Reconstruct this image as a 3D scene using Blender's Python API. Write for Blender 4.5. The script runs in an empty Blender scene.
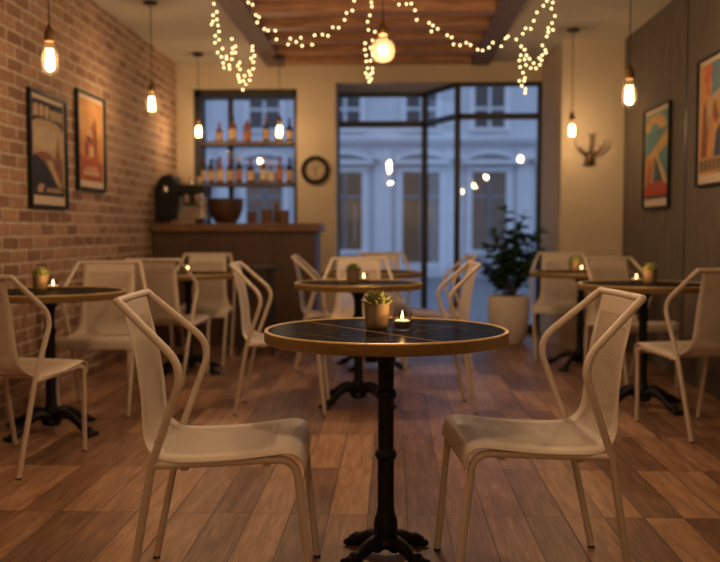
import bpy, math, random
from mathutils import Vector, Matrix
random.seed(7)
SC = bpy.context.scene
COL = SC.collection
PI = math.pi

# ------------------------------------------------------------------ camera
cam_d = bpy.data.cameras.new('camera'); cam = bpy.data.objects.new('camera', cam_d); COL.objects.link(cam)
cam_d.sensor_width = 36; cam_d.lens = 45.0
cam.location = (0, 0, 1.064)
cam.rotation_euler = (math.radians(90 - 3.18), 0, math.radians(2.1))
cam_d.dof.use_dof = True; cam_d.dof.focus_distance = 2.75; cam_d.dof.aperture_fstop = 2.2
cam_d.clip_end = 200
SC.camera = cam
# ------------------------------------------------------------------ world: blue dusk
wd = bpy.data.worlds.new('dusk'); SC.world = wd; wd.use_nodes = True
bg = wd.node_tree.nodes['Background']
bg.inputs['Color'].default_value = (0.385, 0.52, 0.83, 1); bg.inputs['Strength'].default_value = 1.0
# ------------------------------------------------------------------ exposure
vs = SC.view_settings
vs.view_transform = 'Standard'; vs.look = 'None'; vs.exposure = 0.45; vs.gamma = 1.0; vs.use_curve_mapping = False
SC.cycles.use_denoising = True
SC.cycles.sample_clamp_indirect = 4.0
SC.cycles.max_bounces = 8; SC.cycles.transparent_max_bounces = 16
SC.cycles.caustics_reflective = False; SC.cycles.caustics_refractive = False
BULB_W = 5.6          # light of one filament bulb
BULB_COL = (1.0, 0.73, 0.48)
CANDLE_W = 0.34

# ------------------------------------------------------------------ mesh helper
class MB:
    def __init__(s): s.v = []; s.f = []; s.m = []; s.sm = []; s.uv = {}
    def add(s, vs_, fs, mat=0, smooth=False, M=None):
        o = len(s.v)
        for p in vs_:
            p = Vector(p); s.v.append(tuple(M @ p) if M else tuple(p))
        for f in fs: s.f.append(tuple(i + o for i in f)); s.m.append(mat); s.sm.append(smooth)
        return s
    def box(s, x0, x1, y0, y1, z0, z1, mat=0, M=None):
        v = [(x0,y0,z0),(x1,y0,z0),(x1,y1,z0),(x0,y1,z0),(x0,y0,z1),(x1,y0,z1),(x1,y1,z1),(x0,y1,z1)]
        return s.add(v, [(0,3,2,1),(4,5,6,7),(0,1,5,4),(1,2,6,5),(2,3,7,6),(3,0,4,7)], mat, False, M)
    def prism(s, poly, z0, z1, mat=0, M=None):
        n = len(poly)
        v = [(x,y,z0) for x,y in poly] + [(x,y,z1) for x,y in poly]
        f = [tuple(range(n-1,-1,-1)), tuple(range(n,2*n))] + [(i,(i+1)%n,n+(i+1)%n,n+i) for i in range(n)]
        return s.add(v, f, mat, False, M)
    def lathe(s, prof, n=32, mat=0, c=(0,0), flute=None, M=None, cap=True):
        v = []; f = []
        for (r, z) in prof:
            for k in range(n):
                a = 2*PI*k/n
                rr = r if not flute or not flute(z) else r*(1-.07*(k % 2))
                v.append((c[0]+rr*math.cos(a), c[1]+rr*math.sin(a), z))
        for i in range(len(prof)-1):
            for k in range(n):
                k2 = (k+1) % n
                f.append((i*n+k, i*n+k2, (i+1)*n+k2, (i+1)*n+k))
        if cap:
            if prof[0][0] > 1e-5: f.append(tuple(range(n-1,-1,-1)))
            if prof[-1][0] > 1e-5: f.append(tuple((len(prof)-1)*n+k for k in range(n)))
        return s.add(v, f, mat, True, M)
    def sphere(s, c, r, n=12, m=8, mat=0, sc=(1,1,1), M=None):
        v = [(c[0],c[1],c[2]-r*sc[2])]; f = []
        for i in range(1, m):
            t = -PI/2 + PI*i/m
            for k in range(n):
                a = 2*PI*k/n
                v.append((c[0]+r*sc[0]*math.cos(t)*math.cos(a), c[1]+r*sc[1]*math.cos(t)*math.sin(a), c[2]+r*sc[2]*math.sin(t)))
        v.append((c[0],c[1],c[2]+r*sc[2]))
        for k in range(n): f.append((0, 1+(k+1)%n, 1+k))
        for i in range(m-2):
            for k in range(n):
                a = 1+i*n+k; b = 1+i*n+(k+1)%n
                f.append((a, b, b+n, a+n))
        t = len(v)-1; o = 1+(m-2)*n
        for k in range(n): f.append((o+k, o+(k+1)%n, t))
        return s.add(v, f, mat, True, M)
    def tube(s, pts, r, n=10, mat=0, flat=1.0, M=None):
        P = [Vector(p) for p in pts]; N = len(P)
        R = r if isinstance(r, (list, tuple)) else [r]*N
        T = []
        for i in range(N):
            a = P[max(i-1,0)]; b = P[min(i+1,N-1)]
            T.append((b-a).normalized())
        up = Vector((0,0,1)) if abs(T[0].z) < .9 else Vector((1,0,0))
        nrm = (up - T[0]*up.dot(T[0])).normalized()
        v = []; f = []
        for i in range(N):
            nrm = (nrm - T[i]*nrm.dot(T[i])).normalized(); bi = T[i].cross(nrm)
            for k in range(n):
                a = 2*PI*k/n
                v.append(tuple(P[i] + nrm*(R[i]*flat*math.cos(a)) + bi*(R[i]*math.sin(a))))
        for i in range(N-1):
            for k in range(n):
                k2 = (k+1) % n
                f.append((i*n+k, i*n+k2, (i+1)*n+k2, (i+1)*n+k))
        f.append(tuple(range(n-1,-1,-1))); f.append(tuple((N-1)*n+k for k in range(n)))
        return s.add(v, f, mat, True, M)
    def build(s, name, mat, parent=None, bevel=0, sub=0, autos=True):
        me = bpy.data.meshes.new(name); me.from_pydata(s.v, [], s.f); 
        for m in (mat if isinstance(mat, (list, tuple)) else [mat]): me.materials.append(m)
        me.polygons.foreach_set('material_index', s.m)
        me.polygons.foreach_set('use_smooth', s.sm)
        me.set_sharp_from_angle(angle=math.radians(42)); me.update()
        o = bpy.data.objects.new(name, me); COL.objects.link(o)
        if parent: o.parent = parent
        if bevel:
            b = o.modifiers.new('bevel', 'BEVEL'); b.width = bevel; b.segments = 2; b.limit_method = 'ANGLE'
        return o

def fillet(pts, rad, seg=6):
    P = [Vector(p) for p in pts]; out = [P[0]]
    for i in range(1, len(P)-1):
        r = rad[i] if isinstance(rad, (list, tuple)) else rad
        a = (P[i-1]-P[i]); b = (P[i+1]-P[i]); r = min(r, a.length*.48, b.length*.48)
        p0 = P[i]+a.normalized()*r; p1 = P[i]+b.normalized()*r
        for k in range(seg+1):
            t = k/seg
            out.append(p0*(1-t)**2 + P[i]*2*t*(1-t) + p1*t*t)
    out.append(P[-1]); return out

def tag(o, label=None, cat=None, group=None, kind=None):
    if label: o['label'] = label
    if cat: o['category'] = cat
    if group: o['group'] = group
    if kind: o['kind'] = kind
    return o
def thing(name, label, cat, loc=(0,0,0), rz=0, group=None):
    o = bpy.data.objects.new(name, None); COL.objects.link(o); o.empty_display_size = .1
    o.location = loc; o.rotation_euler = (0,0,rz)
    return tag(o, label, cat, group)
def dup(root, loc=None, rz=None, label=None):
    def cp(o, par):
        c = o.copy(); COL.objects.link(c)
        if par: c.parent = par
        for ch in [k for k in bpy.data.objects if k.parent == o]: cp(ch, c)
        return c
    r = cp(root, None)
    if loc is not None: r.location = loc
    if rz is not None: r.rotation_euler = (0,0,rz)
    if label: r['label'] = label
    return r

# ------------------------------------------------------------------ materials
def mat(name, col, rough=.5, metal=0, spec=.5, var=0, scale=20, bump=0, trans=0, emis=None, es=0, stretch=(1,1,1), coat=0):
    m = bpy.data.materials.new(name); m.use_nodes = True
    nt = m.node_tree; b = nt.nodes['Principled BSDF']
    b.inputs['Base Color'].default_value = (*col, 1); b.inputs['Roughness'].default_value = rough
    b.inputs['Metallic'].default_value = metal; b.inputs['Specular IOR Level'].default_value = spec
    b.inputs['Transmission Weight'].default_value = trans; b.inputs['Coat Weight'].default_value = coat
    if emis: b.inputs['Emission Color'].default_value = (*emis, 1); b.inputs['Emission Strength'].default_value = es
    if var or bump:
        tc = nt.nodes.new('ShaderNodeTexCoord'); mp = nt.nodes.new('ShaderNodeMapping'); mp.inputs['Scale'].default_value = stretch
        nz = nt.nodes.new('ShaderNodeTexNoise'); nz.inputs['Scale'].default_value = scale; nz.inputs['Detail'].default_value = 5
        nt.links.new(tc.outputs['Object'], mp.inputs['Vector']); nt.links.new(mp.outputs['Vector'], nz.inputs['Vector'])
        if var:
            cr = nt.nodes.new('ShaderNodeValToRGB')
            cr.color_ramp.elements[0].position = .3; cr.color_ramp.elements[1].position = .7
            cr.color_ramp.elements[0].color = (*[c*(1-var) for c in col], 1)
            cr.color_ramp.elements[1].color = (*[min(1, c*(1+var)) for c in col], 1)
            nt.links.new(nz.outputs['Fac'], cr.inputs['Fac']); nt.links.new(cr.outputs['Color'], b.inputs['Base Color'])
        if bump:
            bp = nt.nodes.new('ShaderNodeBump'); bp.inputs['Strength'].default_value = bump; bp.inputs['Distance'].default_value = .01
            nt.links.new(nz.outputs['Fac'], bp.inputs['Height']); nt.links.new(bp.outputs['Normal'], b.inputs['Normal'])
    return m
def N(nt, t, **k):
    n = nt.nodes.new(t)
    for a, v in k.items(): setattr(n, a, v)
    return n
def math_n(nt, op, a, b=None, c=None):
    n = nt.nodes.new('ShaderNodeMath'); n.operation = op
    for i, x in enumerate((a, b, c)):
        if x is None: continue
        if isinstance(x, (int, float)): n.inputs[i].default_value = x
        else: nt.links.new(x, n.inputs[i])
    return n.outputs[0]
def glass_pane(name, tint=(1,1,1), rough=0.0, gl=1.0, diffuse=0, ior=1.5):
    m = bpy.data.materials.new(name); m.use_nodes = True; nt = m.node_tree; nt.nodes.clear()
    o = N(nt, 'ShaderNodeOutputMaterial'); mx = N(nt, 'ShaderNodeMixShader')
    t = N(nt, 'ShaderNodeBsdfTransparent'); t.inputs[0].default_value = (*tint, 1)
    g = N(nt, 'ShaderNodeBsdfGlossy'); g.inputs['Roughness'].default_value = rough
    lw = N(nt, 'ShaderNodeLayerWeight'); lw.inputs['Blend'].default_value = .5
    f = math_n(nt, 'MULTIPLY', math_n(nt, 'ADD', .04, math_n(nt, 'MULTIPLY', math_n(nt, 'POWER', lw.outputs['Facing'], 5), .9)), gl)
    nt.links.new(f, mx.inputs[0]); nt.links.new(g.outputs[0], mx.inputs[2])
    src = t.outputs[0]
    if diffuse:
        d = N(nt, 'ShaderNodeBsdfTranslucent'); d.inputs[0].default_value = (1, .78, .45, 1)
        m2 = N(nt, 'ShaderNodeMixShader'); m2.inputs[0].default_value = diffuse
        nt.links.new(t.outputs[0], m2.inputs[1]); nt.links.new(d.outputs[0], m2.inputs[2]); src = m2.outputs[0]
    nt.links.new(src, mx.inputs[1]); nt.links.new(mx.outputs[0], o.inputs[0])
    return m

M = {}
M['plaster'] = mat('beige plaster', (.54,.44,.32), .85, spec=.2, var=.06, scale=3, bump=.05)
M['ceiling'] = mat('ceiling paint', (.52,.46,.38), .9, spec=.2, var=.03, scale=2)
M['beam'] = mat('dark beam wood', (.15,.09,.065), .6, var=.35, scale=6, bump=.15, stretch=(8,1,8))
M['joist'] = mat('brown joist wood', (.36,.175,.085), .55, var=.4, scale=5, bump=.15, stretch=(1,9,9))
M['board'] = mat('ceiling board wood', (.33,.16,.08), .6, var=.35, scale=5, bump=.1, stretch=(1,8,8))
M['chair'] = mat('warm white powder coat', (.61,.515,.415), .42, spec=.4, var=.03, scale=60)
M['black'] = mat('black iron', (.007,.007,.008), .5, spec=.25, var=.3, scale=40, bump=.1)
M['rubber'] = mat('black rubber', (.012,.012,.012), .7)
M['brass'] = mat('brushed brass edge', (.72,.50,.21), .36, metal=.45, var=.15, scale=30, stretch=(1,1,12))
M['brass_side'] = mat('dark brass band', (.25,.16,.060), .42, metal=.3, var=.2, scale=30, stretch=(1,1,12))
M['dark_frame'] = mat('dark bronze frame', (.022,.019,.018), .45, spec=.4, var=.1, scale=8)
M['counter'] = mat('dark walnut panel', (.070,.035,.019), .5, var=.3, scale=4, bump=.08, stretch=(1,1,9))
M['ctop'] = mat('walnut counter top', (.15,.075,.036), .4, var=.3, scale=5, stretch=(1,9,9))
M['shelf'] = mat('dark shelf wood', (.07,.032,.018), .5, var=.3, scale=5, stretch=(1,9,9))
M['socket'] = mat('aged brass socket', (.16,.085,.03), .45, metal=.7)
M['cord'] = mat('dark cord', (.02,.014,.01), .7)
M['canopy'] = mat('dark canopy metal', (.02,.014,.011), .45, metal=.5)
M['bulb_glass'] = glass_pane('amber bulb glass', (1,.93,.80), .02, .9, diffuse=.014)
M['globe_glass'] = glass_pane('globe bulb glass', (1,.95,.86), .02, 1.2, diffuse=.012)
M['filament'] = mat('glowing filament', (1,.8,.5), .5, emis=(1,.68,.32), es=110)
M['fairy'] = mat('fairy light', (1,.9,.6), .5, emis=(1,.74,.34), es=1.9)
M['flame'] = mat('candle flame', (1,.8,.5), .5, emis=(1,.62,.24), es=14)
M['wax'] = mat('candle wax', (.85,.72,.52), .5, emis=(1,.6,.25), es=.55)  # emission stands in for flame light glowing through the wax
M['cup_metal'] = mat('tealight cup metal', (.40,.33,.26), .3, metal=.9)
M['pane'] = glass_pane('window glass', (.93,.95,.97), 0, 1.0)
M['votive'] = glass_pane('votive glass', (.88,.86,.84), .02, 3.0)
M['clay'] = mat('tan clay pot', (.20,.130,.072), .7, var=.15, scale=50, bump=.1)
M['soil'] = mat('dark soil', (.03,.02,.014), .95, var=.3, scale=80, bump=.4)
M['succulent'] = mat('succulent green', (.20,.21,.06), .5, var=.3, scale=60)
M['planter'] = mat('pale planter', (.72,.62,.52), .7, var=.05, scale=15, bump=.05)
M['leaf'] = mat('dark glossy leaf', (.030,.070,.026), .4, var=.4, scale=12)
M['stem'] = mat('plant stem', (.07,.045,.025), .8, var=.3, scale=30)
M['chrome'] = mat('chrome', (.62,.58,.54), .18, metal=1.0)
M['machine'] = mat('black machine enamel', (.010,.009,.008), .45, spec=.25)
M['bowl'] = mat('dark wooden bowl', (.075,.034,.017), .45, var=.25, scale=10)
M['canister'] = mat('brown wood canister', (.16,.075,.035), .55, var=.2, scale=20)
M['cup'] = mat('tan paper cup', (.75,.55,.38), .7, var=.05, scale=30)
M['clock_face'] = mat('clock face', (.42,.32,.21), .7, var=.08, scale=20)
M['clock_rim'] = mat('dark clock rim', (.016,.010,.007), .6, spec=.2, var=.4, scale=9)
M['antler'] = mat('brown antler', (.10,.050,.026), .6, var=.3, scale=40, bump=.1)
M['frame'] = mat('black picture frame', (.012,.011,.011), .6, spec=.2)
M['mount'] = mat('cream paper mount', (.55,.43,.31), .9)
M['stool'] = mat('dark stool metal', (.012,.010,.010), .5)

def brick_mat():
    m = bpy.data.materials.new('red brick'); m.use_nodes = True; nt = m.node_tree; b = nt.nodes['Principled BSDF']
    tc = N(nt, 'ShaderNodeTexCoord'); sp = N(nt, 'ShaderNodeSeparateXYZ'); cb = N(nt, 'ShaderNodeCombineXYZ')
    nt.links.new(tc.outputs['Object'], sp.inputs[0]); nt.links.new(sp.outputs['Y'], cb.inputs[0]); nt.links.new(sp.outputs['Z'], cb.inputs[1])
    wn = N(nt, 'ShaderNodeTexNoise'); wn.inputs['Scale'].default_value = 9; nt.links.new(tc.outputs['Object'], wn.inputs['Vector'])
    vm = N(nt, 'ShaderNodeVectorMath', operation='SCALE'); vm.inputs['Scale'].default_value = .014; nt.links.new(wn.outputs['Color'], vm.inputs[0])
    va = N(nt, 'ShaderNodeVectorMath', operation='ADD'); nt.links.new(cb.outputs[0], va.inputs[0]); nt.links.new(vm.outputs[0], va.inputs[1])
    br = N(nt, 'ShaderNodeTexBrick'); br.inputs['Scale'].default_value = 1.0
    br.inputs['Brick Width'].default_value = .225; br.inputs['Row Height'].default_value = .080
    br.inputs['Mortar Size'].default_value = .011; br.inputs['Mortar Smooth'].default_value = .35; br.inputs['Bias'].default_value = 0
    br.inputs['Color1'].default_value = (.22,.115,.075,1); br.inputs['Color2'].default_value = (.42,.245,.155,1); br.inputs['Mortar'].default_value = (.50,.39,.29,1)
    nt.links.new(va.outputs[0], br.inputs['Vector'])
    nz = N(nt, 'ShaderNodeTexNoise'); nz.inputs['Scale'].default_value = 30; nz.inputs['Detail'].default_value = 6; nt.links.new(tc.outputs['Object'], nz.inputs['Vector'])
    mr = N(nt, 'ShaderNodeMapRange'); mr.inputs['From Min'].default_value = .3; mr.inputs['From Max'].default_value = .7; mr.inputs['To Min'].default_value = .72; mr.inputs['To Max'].default_value = 1.15
    nt.links.new(nz.outputs['Fac'], mr.inputs['Value'])
    mx = N(nt, 'ShaderNodeVectorMath', operation='SCALE'); nt.links.new(br.outputs['Color'], mx.inputs[0]); nt.links.new(mr.outputs[0], mx.inputs['Scale'])
    nt.links.new(mx.outputs[0], b.inputs['Base Color']); b.inputs['Roughness'].default_value = .85; b.inputs['Specular IOR Level'].default_value = .25
    h = math_n(nt, 'SUBTRACT', math_n(nt, 'MULTIPLY', nz.outputs['Fac'], .35), br.outputs['Fac'])
    bp = N(nt, 'ShaderNodeBump'); bp.inputs['Strength'].default_value = .9; bp.inputs['Distance'].default_value = .012
    nt.links.new(h, bp.inputs['Height']); nt.links.new(bp.outputs[0], b.inputs['Normal'])
    return m
M['brick'] = brick_mat()

def floor_mat(name='wood look floor', pw=.1465, pl=.664, ox=.055, oy=3.326):
    m = bpy.data.materials.new(name); m.use_nodes = True; nt = m.node_tree; b = nt.nodes['Principled BSDF']
    tc = N(nt, 'ShaderNodeTexCoord'); sp = N(nt, 'ShaderNodeSeparateXYZ'); nt.links.new(tc.outputs['Object'], sp.inputs[0])
    u = math_n(nt, 'DIVIDE', math_n(nt, 'SUBTRACT', sp.outputs['X'], ox-20*pw), pw)
    v = math_n(nt, 'DIVIDE', math_n(nt, 'SUBTRACT', sp.outputs['Y'], oy-20*pl), pl)
    fu = math_n(nt, 'FLOOR', u); fv = math_n(nt, 'FLOOR', v)
    cu = math_n(nt, 'FRACT', u); cv = math_n(nt, 'FRACT', v)
    cb = N(nt, 'ShaderNodeCombineXYZ'); nt.links.new(fu, cb.inputs[0]); nt.links.new(fv, cb.inputs[1])
    wn = N(nt, 'ShaderNodeTexWhiteNoise', noise_dimensions='2D'); nt.links.new(cb.outputs[0], wn.inputs['Vector'])
    # grain, shifted for every plank
    g = N(nt, 'ShaderNodeCombineXYZ')
    nt.links.new(math_n(nt, 'ADD', math_n(nt, 'MULTIPLY', sp.outputs['X'], 26), math_n(nt, 'MULTIPLY', wn.outputs['Value'], 70)), g.inputs[0])
    nt.links.new(math_n(nt, 'ADD', math_n(nt, 'MULTIPLY', sp.outputs['Y'], 2.4), math_n(nt, 'MULTIPLY', wn.outputs['Value'], 33)), g.inputs[1])
    nz = N(nt, 'ShaderNodeTexNoise'); nz.inputs['Scale'].default_value = 1.0; nz.inputs['Detail'].default_value = 6; nz.inputs['Roughness'].default_value = .62; nz.inputs['Distortion'].default_value = .6
    nt.links.new(g.outputs[0], nz.inputs['Vector'])
    cr = N(nt, 'ShaderNodeValToRGB'); e = cr.color_ramp.elements
    e[0].position = 0; e[0].color = (.12,.056,.031,1); e[1].position = 1; e[1].color = (.48,.275,.155,1)
    k = e.new(.55); k.color = (.285,.150,.085,1)
    g2 = N(nt, 'ShaderNodeCombineXYZ')
    nt.links.new(math_n(nt, 'ADD', math_n(nt, 'MULTIPLY', sp.outputs['X'], 110), math_n(nt, 'MULTIPLY', wn.outputs['Value'], 90)), g2.inputs[0])
    nt.links.new(math_n(nt, 'MULTIPLY', sp.outputs['Y'], 7), g2.inputs[1])
    n2 = N(nt, 'ShaderNodeTexNoise'); n2.inputs['Scale'].default_value = 1.0; n2.inputs['Detail'].default_value = 3; nt.links.new(g2.outputs[0], n2.inputs['Vector'])
    fine = math_n(nt, 'MULTIPLY', math_n(nt, 'SUBTRACT', n2.outputs['Fac'], .5), .9)
    tone = math_n(nt, 'ADD', math_n(nt, 'MULTIPLY', wn.outputs['Value'], .72), math_n(nt, 'MULTIPLY', math_n(nt, 'SUBTRACT', nz.outputs['Fac'], .40), 1.5))
    nt.links.new(math_n(nt, 'ADD', tone, fine), cr.inputs['Fac'])
    du = math_n(nt, 'MULTIPLY', math_n(nt, 'MINIMUM', cu, math_n(nt, 'SUBTRACT', 1, cu)), pw)
    dv = math_n(nt, 'MULTIPLY', math_n(nt, 'MINIMUM', cv, math_n(nt, 'SUBTRACT', 1, cv)), pl)
    d = math_n(nt, 'MINIMUM', du, dv)
    gap = N(nt, 'ShaderNodeMapRange'); gap.inputs['From Min'].default_value = .0008; gap.inputs['From Max'].default_value = .0034; nt.links.new(d, gap.inputs['Value'])
    mx = N(nt, 'ShaderNodeMix', data_type='RGBA'); mx.inputs[6].default_value = (.05,.026,.016,1)
    nt.links.new(gap.outputs[0], mx.inputs[0]); nt.links.new(cr.outputs['Color'], mx.inputs[7]); nt.links.new(mx.outputs[2], b.inputs['Base Color'])
    b.inputs['Roughness'].default_value = .40; b.inputs['Specular IOR Level'].default_value = .5
    bp = N(nt, 'ShaderNodeBump'); bp.inputs['Strength'].default_value = .35; bp.inputs['Distance'].default_value = .003
    nt.links.new(math_n(nt, 'ADD', gap.outputs[0], math_n(nt, 'MULTIPLY', nz.outputs['Fac'], .4)), bp.inputs['Height']); nt.links.new(bp.outputs[0], b.inputs['Normal'])
    return m
M['floor'] = floor_mat()

def panel_mat():
    m = mat('charcoal wall panel', (.130,.106,.086), .8, spec=.12, var=.12, scale=4, bump=.06, stretch=(1,3,1))
    return m
M['panel'] = panel_mat()

def marble_mat():
    m = bpy.data.materials.new('black veined marble'); m.use_nodes = True; nt = m.node_tree; b = nt.nodes['Principled BSDF']
    tc = N(nt, 'ShaderNodeTexCoord'); sp = N(nt, 'ShaderNodeSeparateXYZ'); nt.links.new(tc.outputs['Object'], sp.inputs[0])
    nz = N(nt, 'ShaderNodeTexNoise'); nz.inputs['Scale'].default_value = 7; nz.inputs['Detail'].default_value = 4; nt.links.new(tc.outputs['Object'], nz.inputs['Vector'])
    wob = math_n(nt, 'MULTIPLY', math_n(nt, 'SUBTRACT', nz.outputs['Fac'], .5), .035)
    def line(ax, ay, bx, by, w, wk=1.0):
        dx, dy = bx-ax, by-ay; L = math.hypot(dx, dy); nx, ny = -dy/L, dx/L; c = nx*ax+ny*ay
        s = math_n(nt, 'ADD', math_n(nt, 'MULTIPLY', sp.outputs['X'], nx), math_n(nt, 'MULTIPLY', sp.outputs['Y'], ny))
        s = math_n(nt, 'ABSOLUTE', math_n(nt, 'ADD', math_n(nt, 'SUBTRACT', s, c), math_n(nt, 'MULTIPLY', wob, wk)))
        return math_n(nt, 'SUBTRACT', 1, math_n(nt, 'MINIMUM', math_n(nt, 'DIVIDE', s, w), 1))
    l1 = line(-.30, .27, .12, -.27, .0045, .15)
    l2 = line(.08, .19, .37, -.06, .0022, 1.0)
    l3 = line(-.02, -.22, .22, .12, .0016, 1.6)
    l4 = line(-.36, .02, -.10, -.30, .0015, 2.0)
    vn = N(nt, 'ShaderNodeTexVoronoi', feature='DISTANCE_TO_EDGE'); vn.inputs['Scale'].default_value = 6
    vv = N(nt, 'ShaderNodeVectorMath', operation='SCALE'); vv.inputs['Scale'].default_value = .35; nt.links.new(nz.outputs['Color'], vv.inputs[0])
    v2 = N(nt, 'ShaderNodeVectorMath', operation='ADD'); nt.links.new(tc.outputs['Object'], v2.inputs[0]); nt.links.new(vv.outputs[0], v2.inputs[1]); nt.links.new(v2.outputs[0], vn.inputs['Vector'])
    fine = math_n(nt, 'MULTIPLY', math_n(nt, 'SUBTRACT', 1, math_n(nt, 'MINIMUM', math_n(nt, 'DIVIDE', vn.outputs['Distance'], .014), 1)), .16)
    g = math_n(nt, 'MAXIMUM', l1, math_n(nt, 'MULTIPLY', l4, .5)); w = math_n(nt, 'MAXIMUM', math_n(nt, 'MAXIMUM', math_n(nt, 'MULTIPLY', l2, .75), math_n(nt, 'MULTIPLY', l3, .4)), fine)
    m1 = N(nt, 'ShaderNodeMix', data_type='RGBA'); m1.inputs[6].default_value = (.014,.0135,.014,1); m1.inputs[7].default_value = (.34,.30,.26,1); nt.links.new(w, m1.inputs[0])
    m2 = N(nt, 'ShaderNodeMix', data_type='RGBA'); m2.inputs[7].default_value = (.50,.31,.14,1); nt.links.new(g, m2.inputs[0]); nt.links.new(m1.outputs[2], m2.inputs[6])
    nt.links.new(m2.outputs[2], b.inputs['Base Color']); b.inputs['Roughness'].default_value = .5; b.inputs['Specular IOR Level'].default_value = 0
    gl = N(nt, 'ShaderNodeBsdfGlossy'); gl.inputs['Roughness'].default_value = .16; mx = N(nt, 'ShaderNodeMixShader'); mx.inputs[0].default_value = .085
    nt.links.new(b.outputs[0], mx.inputs[1]); nt.links.new(gl.outputs[0], mx.inputs[2]); nt.links.new(mx.outputs[0], nt.nodes['Material Output'].inputs[0])
    return m
M['marble'] = marble_mat()

def perforated_mat():
    m = mat('perforated powder coat', (.61,.515,.415), .42, spec=.4); nt = m.node_tree; b = nt.nodes['Principled BSDF']; out = nt.nodes['Material Output']
    uv = N(nt, 'ShaderNodeUVMap'); sp = N(nt, 'ShaderNodeSeparateXYZ'); nt.links.new(uv.outputs[0], sp.inputs[0])
    # u = metres across, v = metres along the sheet from the top of the back
    r = math_n(nt, 'DIVIDE', sp.outputs['Y'], .0072); row = math_n(nt, 'FLOOR', r); fr = math_n(nt, 'SUBTRACT', math_n(nt, 'FRACT', r), .5)
    sh = math_n(nt, 'MULTIPLY', math_n(nt, 'MODULO', row, 2), .5)
    c = math_n(nt, 'ADD', math_n(nt, 'DIVIDE', math_n(nt, 'ADD', sp.outputs['X'], 1), .0098), sh); fc = math_n(nt, 'SUBTRACT', math_n(nt, 'FRACT', c), .5)
    dist = math_n(nt, 'SQRT', math_n(nt, 'ADD', math_n(nt, 'POWER', math_n(nt, 'MULTIPLY', fc, .8), 2), math_n(nt, 'POWER', fr, 2)))
    hole = math_n(nt, 'LESS_THAN', dist, .30)
    ax = math_n(nt, 'ABSOLUTE', sp.outputs['X'])
    z1 = math_n(nt, 'MULTIPLY', math_n(nt, 'GREATER_THAN', sp.outputs['Y'], .06), math_n(nt, 'LESS_THAN', sp.outputs['Y'], .78))
    z2 = math_n(nt, 'MAXIMUM', math_n(nt, 'LESS_THAN', ax, .132), math_n(nt, 'MULTIPLY', math_n(nt, 'GREATER_THAN', sp.outputs['Y'], .46), math_n(nt, 'LESS_THAN', ax, .165)))
    msk = math_n(nt, 'MULTIPLY', math_n(nt, 'MULTIPLY', hole, z1), z2)
    t = N(nt, 'ShaderNodeBsdfTransparent'); mx = N(nt, 'ShaderNodeMixShader')
    nt.links.new(msk, mx.inputs[0]); nt.links.new(b.outputs[0], mx.inputs[1]); nt.links.new(t.outputs[0], mx.inputs[2]); nt.links.new(mx.outputs[0], out.inputs[0])
    return m
M['shell'] = perforated_mat()
def flat(name, col, rough=.8): return mat(name, col, rough, spec=.2, var=.12, scale=14)

# ------------------------------------------------------------------ setting
XL, XR, YB, YA, YF, H = -2.225, 2.065, 9.25, 8.20, -1.8, 2.77
XJ = 1.51      # left face of the projecting right-hand back wall
def struct(mb, name, m, parent=None, **k):
    o = mb.build(name, m, parent, **k)
    if not parent: o['kind'] = 'structure'
    return o
struct(MB().box(XL-.2, XR+.2, YF-.2, 10.3, -.06, 0), 'floor', M['floor'])
struct(MB().box(XL-.2, XL, YF-.2, YB+.3, 0, 3.1), 'wall_left', M['brick'])
w = MB(); w.box(XR, XR+.2, YF-.2, YB+.3, 0, 3.1)
struct(w, 'wall_right', M['panel'])
for i, y in enumerate((6.48, 4.28, 2.08)):
    struct(MB().box(XR-.004, XR+.001, y-.011, y+.011, 0, H), 'trim_%d' % (i+1), M['dark_frame'])
struct(MB().box(XL-.2, XR+.2, YF-.2, YF, 0, 3.1), 'wall_front', M['plaster'])
BW = (-2.05, -.985, 1.08, 2.515)     # bar window x0 x1 z0 z1
GW = (-.588, XJ, 2.575)              # glazed shopfront x0 x1 top
w = MB()
w.box(XL, BW[0], YB, YB+.3, 0, 3.1); w.box(BW[0], BW[1], YB, YB+.3, 0, BW[2]); w.box(BW[0], BW[1], YB, YB+.3, BW[3], 3.1)
w.box(BW[1], GW[0], YB, YB+.3, 0, 3.1)
w.box(GW[0], XJ, YB, 9.385, GW[2], 3.1)
w.prism([(GW[0]-.25, YB+.3),(GW[0], YB+.3),(-.62, 10.0),(-.62, 10.2),(GW[0]-.25, 10.2)], 0, 3.1)          # left reveal of the recessed door
w.prism([(-.62, 9.385),(.655, 9.385),(.345, 10.05),(-.62, 10.05)], GW[2], 3.1)             # soffit over the recess
struct(w, 'wall_back', M['plaster'])
w = MB(); w.box(XJ, XR, YA, YB+.3, 0, 3.1)
struct(w, 'wall_alcove', M['plaster'])
# ceiling: plaster on both sides of a timbered bay
BX = (-1.29, -1.10, .785, .965)
w = MB(); w.box(XL, BX[0], YF, YB, H, H+.25); w.box(BX[3], XR, YF, YB, H, H+.25)
struct(w, 'ceiling', M['ceiling'])
struct(MB().box(BX[0], BX[3], YF, YB, 2.86, 3.02), 'ceiling_boards', M['board'])
tag(struct(MB().box(BX[0], BX[1], YF, YB, 2.735, 2.86), 'beam_left', M['beam'], bevel=.008), kind='structure')
tag(struct(MB().box(BX[2], BX[3], YF, YB, 2.735, 2.86), 'beam_right', M['beam'], bevel=.008), kind='structure')
y = 9.17; i = 0
while y > 1.5:
    o = struct(MB().box(BX[1], BX[2], y-.085, y+.085, 2.748, 2.86), 'joist', M['joist'], bevel=.006)
    y -= .52

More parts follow.
